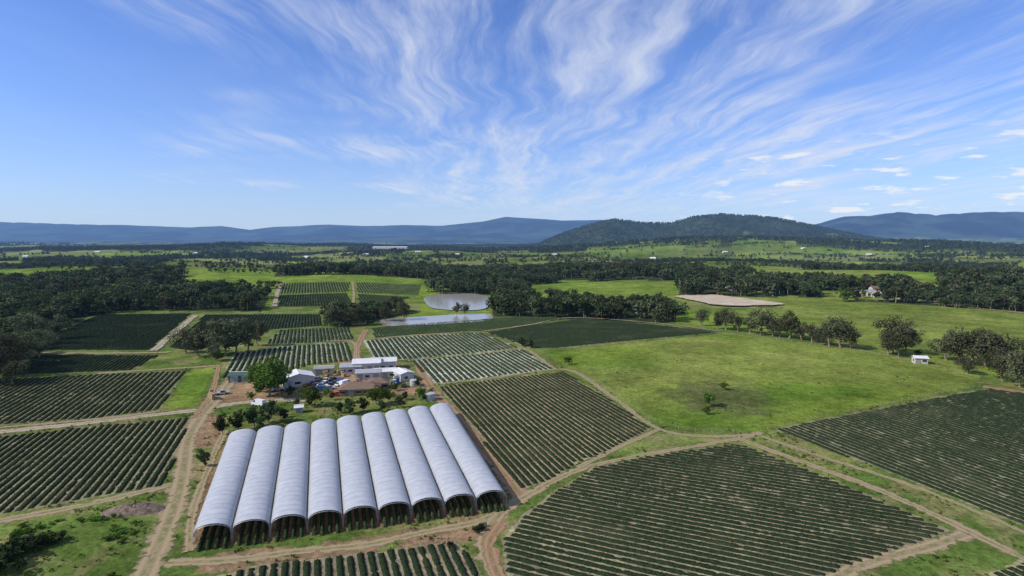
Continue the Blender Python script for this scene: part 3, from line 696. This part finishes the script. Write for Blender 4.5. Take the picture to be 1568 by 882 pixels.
# ------------------------------------------------------------------ vehicles
TYRE=simple('tyre',(.02,.02,.02),.8,.2);CARGL=simple('car_glass',(.02,.025,.03),.08,.6)
def paint(n,c): return simple(n,c,.3,.5,.06)
PA=[paint('white_paint',(.75,.75,.75)),paint('silver_paint',(.45,.46,.48)),paint('red_paint',(.4,.04,.03)),paint('blue_paint',(.05,.1,.25)),paint('dark_paint',(.05,.05,.055))]
def prism(prof,hw,top=None):
    V=[];n=len(prof)
    for sg in(-1,1):
        for (x,z,k) in prof: V.append((x,sg*hw*k,z))
    Fc=[tuple(range(n)),tuple(range(2*n-1,n-1,-1))]+[(i,i+n,(i+1)%n+n,(i+1)%n) for i in range(n)]
    return V,Fc
def vehicle(name,px,py,rot,kind,pt):
    e=bpy.data.objects.new(name,None);e.location=G(px,py);e.rotation_euler=(0,0,math.radians(rot));link(e)
    if kind=='van':
        body=[(-2.6,.4,.97),(-2.6,1.3,1),(-2.5,2.3,.9),(1.2,2.35,.9),(1.9,1.5,.95),(2.6,1.2,.96),(2.65,.4,.95)];gl=[(1.25,2.2,.86),(1.85,1.52,.93),(.7,1.5,.955),(.75,2.2,.925)];hw=.98
    elif kind=='ute':
        body=[(-2.6,.5,.97),(-2.6,1.05,1),(-.6,1.05,1),(1.1,1.08,1),(2.5,.98,.94),(2.6,.5,.92)];gl=[(-.6,1.05,.96),(-.45,1.75,.8),(.6,1.75,.8),(1.2,1.08,.94)];hw=.92
    else:
        body=[(-2.25,.35,.95),(-2.3,.85,.98),(-1.5,.98,1),(1.0,.98,1),(2.1,.82,.94),(2.25,.35,.92)];gl=[(-1.75,.95,.93),(-1.1,1.46,.78),(.2,1.48,.78),(1.1,.96,.93)];hw=.9
    V,Fc=prism(body,hw);child('body',V,Fc,pt,e)
    V,Fc=prism(gl,hw*(1. if kind!='van' else 1.03));child('glasshouse',V,Fc,CARGL,e)
    if kind!='van':
        zt=gl[1][1];V=[];Fc=[];box(V,Fc,gl[1][0]-.05,gl[2][0]+.05,-hw*.79,hw*.79,zt-.02,zt+.06);child('roof_panel',V,Fc,pt,e)
    V=[];Fc=[];mi=[]
    for x in(-1.45,1.45):
        for y in(-hw+.02,hw-.02):
            s=len(V);tube(V,Fc,mi,(x,y-.13,.35),(x,y+.13,.35),.35,.35,12);Fc.append(tuple(range(s,s+12)));Fc.append(tuple(range(s+12,s+24)))
    child('wheels',V,[tuple(f) for f in Fc],TYRE,e)
vehicle('parked_van',396,621,160,'van',PA[0])
for i,(a,b,r,k,pt) in enumerate([(487,582,80,'car',1),(499,585,85,'ute',0),(510,582,80,'car',4),(520,590,70,'car',0),(478,590,20,'ute',2),(505,596,10,'car',1),(529,590,60,'van',0),(470,579,30,'car',3),(604,588,100,'ute',0),(618,592,100,'car',4),(340,604,30,'ute',1),(515,606,0,'car',2),(425,598,40,'ute',0),(494,592,0,'car',0),(512,589,0,'ute',4),(484,598,90,'car',1)]):
    vehicle({'car':'parked_car','ute':'parked_ute','van':'parked_van'}[k],a,b,r,k,PA[pt])
CR_=simple('crate_timber',(.35,.25,.15),.9,.1);CB=simple('crate_plastic',(.08,.14,.3),.6,.3)
for (a,b) in [(494,575),(530,577),(541,589),(602,590),(472,596),(512,576),(488,600),(330,612),(322,606),(500,578),(526,583),(608,584),(480,575)]:
    V=[];Fc=[]
    for i in range(random.randint(2,4)):
        for j in range(random.randint(1,3)):
            x=i*1.35;z=j*.78
            box(V,Fc,x,x+1.15,0,1.15,z+.12,z+.74)
            for yy in(0,.5,1.05): box(V,Fc,x,x+1.15,yy,yy+.1,z+.0,z+.117)
    o=bpy.data.objects.new('crate_stack',mkmesh('crate_stack',V,Fc,[CR_ if a<400 else random.choice([CR_,CR_,CB])]));o.location=G(a,b);o.rotation_euler=(0,0,random.uniform(0,3));link(o)
p=G(205,782);K=26;V=[];
for j in range(8):
    for k in range(K):
        t=2*math.pi*k/K;r_=j/7*(4.5+1.2*math.sin(2*t+1));zz=1.6*(1-(j/7)**2)*(.8+.3*rng.random())-(.05 if j==7 else 0)
        V.append((r_*math.cos(t)*1.2,r_*math.sin(t)*.8,zz))
Fc=[(j*K+k,j*K+(k+1)%K,(j+1)*K+(k+1)%K,(j+1)*K+k) for j in range(7) for k in range(K)]
o=bpy.data.objects.new('soil_mound',mkmesh('soil_mound',V,Fc,[simple('mound_soil',(.17,.13,.10),.95,.1,.4,1.5,bump=.5)]));o.location=p;link(o)
# ------------------------------------------------------------------ light, sky
AZ=math.radians(-105);EL=math.radians(38)
sd=Vector((math.sin(AZ)*math.cos(EL),math.cos(AZ)*math.cos(EL),math.sin(EL)))
l=bpy.data.lights.new('sun','SUN');l.energy=4.6;l.angle=math.radians(.5);l.color=(1,.94,.84)
o=bpy.data.objects.new('sun',l);o.rotation_euler=sd.to_track_quat('Z','Y').to_euler();link(o)
w=bpy.data.worlds.new('World');scene.world=w;w.use_nodes=True
class WM(M):
    def __init__(s,t): s.N=t.nodes;s.L=t.links
m=WM(w.node_tree);m.N.clear()
sky=m.n('ShaderNodeTexSky');sky.sky_type='NISHITA';sky.sun_disc=False;sky.sun_elevation=EL;sky.sun_rotation=AZ;sky.altitude=100;sky.air_density=1.;sky.dust_density=.2;sky.ozone_density=3.
tc=m.n('ShaderNodeTexCoord').outputs['Generated'];sp=m.n('ShaderNodeSeparateXYZ');m.L.new(tc,sp.inputs[0])
z=m.math('MAXIMUM',sp.outputs[2],0.);zz=m.math('ADD',z,.05)
u=m.math('DIVIDE',sp.outputs[0],zz);v=m.math('DIVIDE',sp.outputs[1],zz)
u=m.math('ADD',u,m.math('MULTIPLY',v,.03))
cb=m.n('ShaderNodeCombineXYZ');m.L.new(u,cb.inputs[0]);m.L.new(v,cb.inputs[1])
P0=cb.outputs[0]
wn=m.n('ShaderNodeTexNoise');wn.inputs['Scale'].default_value=.6;wn.inputs['Detail'].default_value=3;m.L.new(P0,wn.inputs['Vector'])
wv=m.n('ShaderNodeVectorMath',operation='MULTIPLY_ADD');m.L.new(wn.outputs['Color'],wv.inputs[0]);wv.inputs[1].default_value=(.9,.9,0);m.L.new(P0,wv.inputs[2])
PW=wv.outputs[0]
st=m.noise(1.,8,.60,vec=PW,stretch=(2.1,.45,1))
st2=m.noise(1.,7,.62,vec=PW,stretch=(7.5,.9,1))
mk=m.noise(.55,3,.5,vec=P0)
side=m.rng(u,-2.4,-.2,-.13,.12)
mk=m.rng(m.math('ADD',mk,side),.38,.62)
cl=m.math('ADD',m.math('MULTIPLY',st,.64),m.math('MULTIPLY',st2,.36))
cl=m.rng(cl,.38,.70)
cl=m.math('MULTIPLY',cl,m.math('ADD',m.math('MULTIPLY',mk,.94),.06))
cl=m.math('MULTIPLY',cl,m.rng(z,.01,.08))
cl=m.math('MULTIPLY',cl,.9)
az=m.math('ARCTAN2',sp.outputs[0],sp.outputs[1])
cv=m.n('ShaderNodeCombineXYZ');m.L.new(m.math('MULTIPLY',az,16.),cv.inputs[0]);m.L.new(m.math('MULTIPLY',z,75.),cv.inputs[1])
cu=m.noise(1.,6,.55,vec=cv.outputs[0])
cu=m.rng(cu,.56,.66)
cu=m.math('MULTIPLY',cu,m.math('MULTIPLY',m.rng(z,.02,.035),m.rng(z,.12,.17,1,0)))
cu=m.math('MULTIPLY',cu,m.rng(az,.22,.45))
c=m.mix(1.,sky.outputs[0],(.86,1.08,1.66),'MULTIPLY')
hzf=m.math('POWER',m.math('SUBTRACT',1.,z),9.)
hzf=m.math('MULTIPLY',hzf,.88)
c=m.mix(hzf,c,(4.8,6.2,8.4))
c=m.mix(cl,c,(6.9,7.5,8.8))
c=m.mix(m.math('MULTIPLY',cu,.85),c,(8.6,8.8,9.2))
bg=m.n('ShaderNodeBackground');m.L.new(c,bg.inputs[0]);bg.inputs[1].default_value=.1
wo=m.n('ShaderNodeOutputWorld');m.L.new(bg.outputs[0],wo.inputs[0])
# ------------------------------------------------------------------ camera
cd=bpy.data.cameras.new('camera');cd.lens=20;cd.sensor_width=36;cd.clip_end=60000;cd.clip_start=.5
co=bpy.data.objects.new('camera',cd);co.location=(0,0,H);co.rotation_euler=(math.pi/2-TH,0,0);link(co);scene.camera=co
scene.view_settings.view_transform='Standard';scene.view_settings.look='None';scene.view_settings.exposure=0
